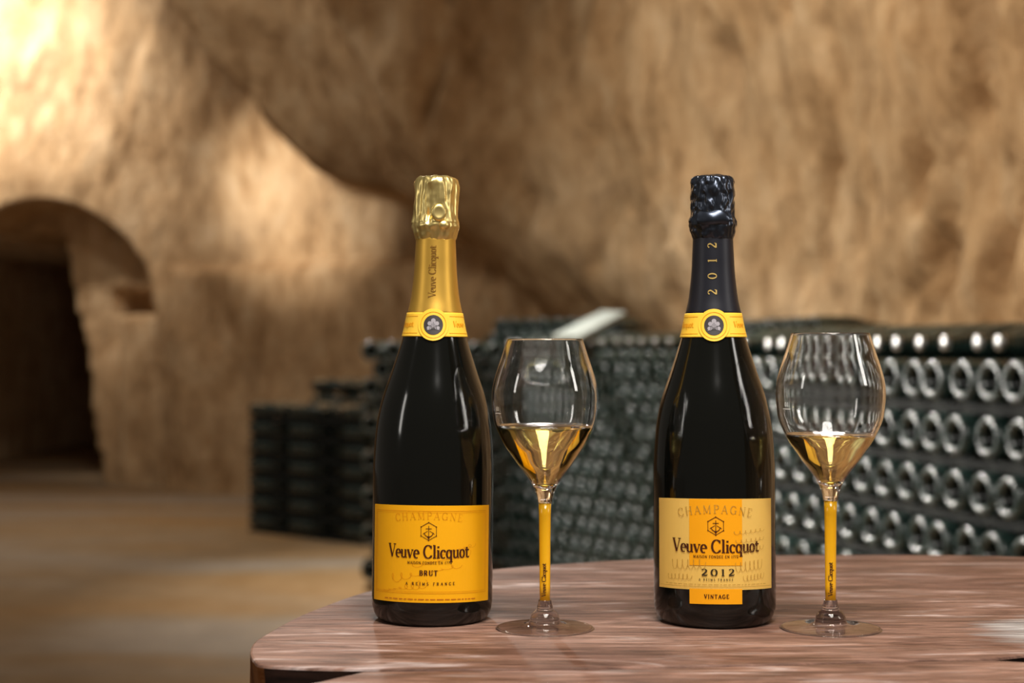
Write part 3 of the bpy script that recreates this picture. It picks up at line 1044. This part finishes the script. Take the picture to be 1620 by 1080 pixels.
def capsule(root, mat, gold):
    """crumpled foil hood over cork and wire"""
    prof = catmull([(0.0143, 0.2765), (0.0150, 0.2772), (0.0163, 0.2815), (0.0171, 0.2860), (0.0169, 0.2900), (0.0158, 0.2945), (0.0157, 0.3010), (0.0159, 0.3080), (0.0160, 0.3150),
                    (0.0157, 0.3185), (0.0146, 0.3212), (0.0120, 0.3228), (0.0080, 0.3233), (0.0, 0.3234)], 6)
    seed = 3.1 if gold else 9.7
    v, f = lathe(prof, 140)
    A = np.array(v)
    ang, rr, zz = np.arctan2(A[:, 1], A[:, 0]), np.hypot(A[:, 0], A[:, 1]), A[:, 2]
    cx, cy = np.cos(ang), np.sin(ang)
    t = np.clip((rr - 0.006) / 0.008, 0, 1)
    low = np.where(zz > 0.289, 1.0, 0.5)
    zfreq = 55 if gold else 150
    pleat = 1 - 2 * np.abs(vnoise(cx * 4.2 + seed, cy * 4.2, zz * zfreq))
    fine = vnoise(cx * 8 + seed, cy * 8, zz * zfreq * 2.2)
    crumple = vnoise(cx * 5 - seed, cy * 5, zz * 330)
    wire = np.exp(-((zz - 0.2865) / 0.0022) ** 2) * (0.5 + 0.5 * np.sin(4 * ang + seed))
    k2 = 1 + t * ((0.075 if gold else 0.05) * pleat * low + 0.035 * fine * low + (0.018 if gold else 0.04) * crumple + 0.06 * wire - 0.03)
    A[:, 0] *= k2
    A[:, 1] *= k2
    A[:, 2] += 0.0006 * vnoise(A[:, 0] * 260, A[:, 1] * 260, zz * 0 + seed) * np.clip((zz - 0.318) / 0.004, 0, 1)
    v = A.tolist()
    h = obj('foil_hood', v, f, mat, root)
    if gold:
        # round seal pressed over the wire loop, at the front
        v, f = lathe([(0, 0.0016), (0.0030, 0.0018), (0.0044, 0.0022), (0.0052, 0.0014), (0.0056, 0.0)], 28)
        s = obj('foil_seal', v, f, mat, h)
        s.location = (0.0028, -0.0168, 0.2955)
        s.rotation_euler = (math.radians(90), 0, math.radians(8))
        s.scale = (1, 1.15, 1)
        v, f = lathe([(0, 0.0006), (0.0030, 0.0005), (0.0042, 0.0)], 20)
        s2 = obj('foil_tab', v, f, mat, h)
        s2.location = (0.0075, -0.0160, 0.2868)
        s2.rotation_euler = (math.radians(90), 0, math.radians(26))
        s2.scale = (1, 0.8, 2.5)
    else:
        # folded tab across the front
        vv, ff = [], []
        for j, (dz, dr) in enumerate(((0.0, 0.0), (0.0012, 0.0022), (0.0045, 0.0028), (0.0085, 0.0020), (0.0105, 0.0003))):
            for i in range(17):
                a = math.radians(-38 + 76 * i / 16)
                r = 0.0158 + dr + 0.0004 * math.sin(9 * a + j)
                vv.append((r * math.sin(a), -r * math.cos(a), 0.2855 + dz + 0.0006 * math.sin(6 * a)))
        for j in range(4):
            for i in range(16):
                q = j * 17 + i
                ff.append((q, q + 1, q + 18, q + 17))
        obj('foil_fold', vv, ff, mat, h)
    return h


def sleeve(root, mat, z0):
    zs = np.linspace(z0, 0.2785, 26)
    return obj('neck_foil', *lathe([(r_bot(z0) + 0.0002, z0 - 0.0004)] + [(r_bot(z) + 0.0005, z) for z in zs] + [(0.0138, 0.2790)], 64,
                                   lambda a, r, z: r * (1 + 0.004 * math.sin(3 * a + 30 * z))), mat, root)


def champagne(name, loc, tilt, turn, label):
    root = empty(name, loc, (0, tilt, turn))
    tag(root, label, 'bottle')
    obj('glass_body', *lathe(SM, 96), M_BLACKGLASS, root)
    return root


RL = lambda z: 0.0440 + 0.0004

# bottle 1 : gold
tx, ty = tpt(683.5, 977)
b1 = champagne('champagne_bottle', (tx, ty, ZT), math.radians(0.55), 0, 'gold-foiled champagne bottle with bright yellow label on the wooden slab table')
sl = sleeve(b1, M_GOLD_SLEEVE, 0.2225)
neck_parts(b1, 0.0)
capsule(b1, M_GOLD, True)
t = Ink()
t.text('Veuve Clicquot', -0.0006, 0.2530, 0.0054, 0.15, 0.06, rot=math.radians(90), sx=0.90)
t.v = [(a + 0.0018, b) for a, b in t.v]
t.wrap('lettering', lambda z: r_bot(z) + 0.0006, M_INK_NECK, sl, 0.0003)

HUW = 0.0440 * math.radians(68.5)
V0, V1 = 0.0164, 0.0848
SAG0 = 0.0018
lab = patch('label', -HUW, HUW, V0, V1, RL, M_YELLOW, b1, 0.0, 48, 2, SAG0)
def sagv(u, v):
    s = (u / HUW + 1) / 2
    return v + SAG0 * 4 * s * (1 - s)
fr = Ink()
for inset, w in ((0.0048, 0.00028), (0.0060, 0.00018)):
    for vv in (V0 + inset + 0.0018, V1 - inset + 0.001):
        fr.stroke([(-HUW + inset + (2 * HUW - 2 * inset) * q / 40, sagv(-HUW + inset + (2 * HUW - 2 * inset) * q / 40, vv)) for q in range(41)], w)
    for s in (-1, 1):
        fr.stroke([(s * (HUW - inset), sagv(HUW - inset, V0 + inset + 0.0018)), (s * (HUW - inset), sagv(HUW - inset, V1 - inset + 0.001))], w)
fr.text('CHAMPAGNE', -0.001, 0.0770, 0.0052, 0.10, 0.04, sp=0.0012, arcr=0.14)
# flowing signature, tone on tone
for (u0, v0, L, amp, ph) in ((-0.030, 0.034, 0.052, 0.0035, 0.0), (-0.012, 0.044, 0.042, 0.0025, 1.0), (-0.036, 0.025, 0.034, 0.0030, 2.0), (0.004, 0.052, 0.030, 0.0022, 0.4)):
    pts = []
    for q in range(70):
        s = q / 69
        pts.append((u0 + L * s + 0.0022 * math.cos(2 * math.pi * 7 * s + ph), v0 + 0.20 * L * s + amp * math.sin(2 * math.pi * 7 * s + ph) * (0.5 + 0.5 * math.cos(5 * s + ph))))
    fr.stroke(pts, 0.00034, 0.00016)
fr.wrap('ornament', RL, M_INK_SOFT, lab, 0.0002)
t = Ink()
t.text('Veuve Clicquot', -0.0012, 0.0497, 0.0090, 0.185, 0.068, sx=0.88)
t.wrap('lettering', RL, M_INK, lab, 0.0003)
t = Ink()
emblem(t, -0.0007, 0.0685, 0.0063, 0.00042)
t.wrap('emblem', RL, M_INK, lab, 0.0003)
t = Ink()
t.text('MAISON FONDEE EN 1772', 0.0, 0.0455, 0.0018, 0.20, 0.12, sp=0.0003)
t.text('BRUT', -0.0006, 0.0375, 0.0034, 0.26, 0.12, sp=0.0008)
t.text('A REIMS FRANCE', 0.0005, 0.0306, 0.0019, 0.24, 0.14, sp=0.0013)
t.wrap('lettering', RL, M_INK, lab, 0.0003)
t = Ink()
u = -0.036
while u < 0.036:
    L = random.uniform(0.0016, 0.0050)
    t.stroke([(u + L * q / 3, sagv(u + L * q / 3, 0.0188)) for q in range(4)], 0.0006)
    u += L + 0.0009
t.wrap('small_print', RL, material('rust_ink', srgb(188, 104, 10), 0.5), lab, 0.0003)

# bottle 2 : black
tx, ty = tpt(1130.5, 980)
b2 = champagne('champagne_bottle', (tx, ty, ZT), math.radians(-0.25), math.radians(-6.0), 'black-foiled champagne bottle with cream and orange label on the wooden slab table')
sl = sleeve(b2, M_BLACK_SLEEVE, 0.2225)
neck_parts(b2, -0.0005)
capsule(b2, M_BLACKFOIL, False)
t = Ink()
t.text('2012', 0.0022, 0.2545, 0.0062, 0.16, 0.07, sp=0.0074, rot=math.radians(90))
t.wrap('lettering', lambda z: r_bot(z) + 0.0006, M_GOLD_INK, sl, 0.0003)

HUW2 = 0.0440 * math.radians(64)
W0, W1 = 0.0268, 0.0905
SAG0b = 0.0016
lab2 = patch('label', -HUW2, HUW2, W0, W1, RL, M_CREAM, b2, 0.0, 48, 2, SAG0b)
def sagw(u, v):
    s = (u / HUW2 + 1) / 2
    return v + SAG0b * 4 * s * (1 - s)
sq = patch('orange_square', -0.0190, 0.0190, 0.0452, 0.0905 + 0.0012, RL, M_ORANGE, lab2, 0.00022, 24, 2, 0.0003, 0.0001)
tabp = patch('label_tab', -0.0190, 0.0188, 0.0182, 0.0288, RL, M_ORANGE, b2, 0.00012, 24, 2, 0.0003)
t = Ink()
t.text('CHAMPAGNE', -0.0004, 0.0822, 0.0056, 0.10, 0.05, sp=0.0014, arcr=0.11)
rnd = random.Random(5)
for (u0, v0, L, amp, ph) in ((0.012, 0.068, 0.026, 0.0012, 0.0), (0.014, 0.062, 0.024, 0.0012, 1.0), (0.018, 0.056, 0.020, 0.0014, 2.0), (-0.034, 0.045, 0.026, 0.0036, 0.4), (0.014, 0.044, 0.022, 0.0036, 1.3),
                             (-0.038, 0.036, 0.020, 0.0020, 0.4), (0.020, 0.036, 0.018, 0.0020, 1.3)):
    pts = [(u0 + L * q / 60 + 0.0010 * math.cos(2 * math.pi * 6 * q / 60 + ph), v0 + 0.06 * L * q / 60 + amp * math.sin(2 * math.pi * 6 * q / 60 + ph)) for q in range(61)]
    t.stroke(pts, 0.00030, 0.00018)
t.stroke([(-HUW2 + 0.002 + (2 * HUW2 - 0.004) * q / 40, sagw(-HUW2 + 0.002 + (2 * HUW2 - 0.004) * q / 40, W0 + 0.0022)) for q in range(41)], 0.00025)
u = -0.040
while u < 0.040:
    L = rnd.uniform(0.0012, 0.0036)
    t.stroke([(u + L * q / 3, sagw(u + L * q / 3, 0.0306)) for q in range(4)], 0.00035)
    u += L + 0.0010
t.wrap('ornament', RL, M_INK_OLIVE, lab2, 0.0005)
t = Ink()
t.text('Veuve Clicquot', 0.0002, 0.0545, 0.0090, 0.185, 0.068, sx=0.94)
t.text('MAISON FONDEE EN 1772', 0.0, 0.0508, 0.0018, 0.20, 0.12, sp=0.0003)
t.wrap('lettering', RL, M_INK, lab2, 0.0005)
t = Ink()
emblem(t, 0.0, 0.0732, 0.0063, 0.00045)
t.wrap('emblem', RL, M_INK, lab2, 0.0005)
t = Ink()
t.text('2012', 0.0014, 0.0384, 0.0046, 0.18, 0.08, sp=0.0014, sx=1.5)
t.text('A REIMS FRANCE', 0.0, 0.0350, 0.0014, 0.22, 0.14, sp=0.0008)
t.wrap('lettering', RL, M_INK_BLACK, lab2, 0.0005)
t = Ink()
t.text('VINTAGE', 0.0004, 0.0226, 0.0026, 0.24, 0.15, sp=0.0006)
t.wrap('lettering', RL, M_INK, tabp, 0.0004)

# ------------------------------------------------------------------ wine glasses
OUT = [(0.0268, 0.2037), (0.0305, 0.1920), (0.0345, 0.1800), (0.0368, 0.1710), (0.0375, 0.1640), (0.0372, 0.1560), (0.0358, 0.1455), (0.0330, 0.1380), (0.0288, 0.1295), (0.0240, 0.1225), (0.0180, 0.1140), (0.0118, 0.1060),
       (0.0078, 0.0990), (0.0058, 0.0930), (0.0050, 0.0885)]


def wall_t(z):
    return float(np.interp(z, [0.100, 0.106, 0.115, 0.135, 0.16, 0.19, 0.2037], [0.0036, 0.0026, 0.0016, 0.0012, 0.0013, 0.0011, 0.0008]))


def wine_glass(loc, level, label, scale, stem_text):
    root = tag(empty('wine_glass', loc), label, 'glass', 'tulip wine glasses on the slab table')
    root.scale = (scale,) * 3
    o = catmull(OUT, 5)
    inner = [(r - wall_t(z), z) for r, z in o if z > 0.1005 and r - wall_t(z) > 0.001]
    zi = inner[-1][1]
    prof = [(0.0, 0.0885)] + o[::-1] + [(0.0266, 0.2041), (0.0262, 0.2040)] + inner + [(inner[-1][0] * 0.55, zi - 0.0016), (0.0, zi - 0.0021)]
    bowl = obj('bowl', *lathe(prof, 96), M_GLASS, root)
    # wine: fills the bowl, a hair into the wall
    wl = [(r - wall_t(z) + 0.00015, z) for r, z in o if 0.1005 < z < level and r - wall_t(z) > 0.001]
    ztop = level
    rt = float(np.interp(ztop, [p[1] for p in o[::-1]], [p[0] - wall_t(p[1]) for p in o[::-1]])) + 0.00015
    wp = [(0.0, ztop), (rt * 0.5, ztop), (rt - 0.0016, ztop), (rt - 0.0006, ztop + 0.0003), (rt, ztop + 0.0011)] + [p for p in wl if p[1] < ztop - 0.0005]
    wp += [(wl[-1][0] * 0.55, zi - 0.0018), (0.0, zi - 0.0023)]
    obj('wine', *lathe(wp, 96), M_WINE, root)
    # enamelled stem
    st = obj('stem', *lathe([(0.0, 0.0165), (0.0037, 0.0165), (0.0038, 0.03), (0.0040, 0.06), (0.0042, 0.08), (0.0045, 0.0880), (0.0, 0.0883)], 40), M_STEM, root)
    tag(st, 'yellow stem with small brown lettering')
    t = Ink()
    t.text('Veuve Clicquot', 0.0006, 0.0345, 0.0030, 0.20, 0.10, rot=math.radians(90))
    t.wrap('lettering', lambda z: 0.0040, M_INK, st, 0.0001)
    fp = catmull([(0.0, 0.0), (0.0325, 0.0), (0.0336, 0.0004), (0.0338, 0.0008), (0.0330, 0.0012), (0.0240, 0.0017), (0.0160, 0.0024), (0.0122, 0.0036), (0.0108, 0.0056), (0.0101, 0.0085), (0.0085, 0.0112), (0.0064, 0.0130),
                  (0.0055, 0.0142), (0.0056, 0.0156), (0.0050, 0.0172), (0.0046, 0.0200)], 4)
    fp = fp + [(0.0039, 0.0200), (0.0039, 0.0163), (0.0, 0.0163)]
    obj('foot', *lathe(fp, 72), M_GLASS, root)
    # filling mark on the left flank
    t = Ink()
    rr = lambda z: float(np.interp(z, [p[1] for p in o[::-1]], [p[0] for p in o[::-1]]))
    u0 = -rr(0.1535) * math.radians(64)
    t.stroke([(u0 - 0.0040 + 0.002 * q, 0.1522) for q in range(5)], 0.0006)
    t.text('0.1', u0, 0.1540, 0.0026, 0.22, 0.16)
    t.wrap('filling_mark', rr, M_WHITE, root, 0.0001)
    return root


gx, gy = tpt(862, 993)
wine_glass((gx, gy, ZT), 0.1425, 'fuller tulip wine glass with yellow stem beside the gold-foiled champagne bottle', 1.0, 1)
gx, gy = tpt(1313.5, 993.5)
wine_glass((gx, gy, ZT), 0.1335, 'less filled tulip wine glass with yellow stem beside the black-foiled champagne bottle', 1.02, 2)

bpy.context.view_layer.update()
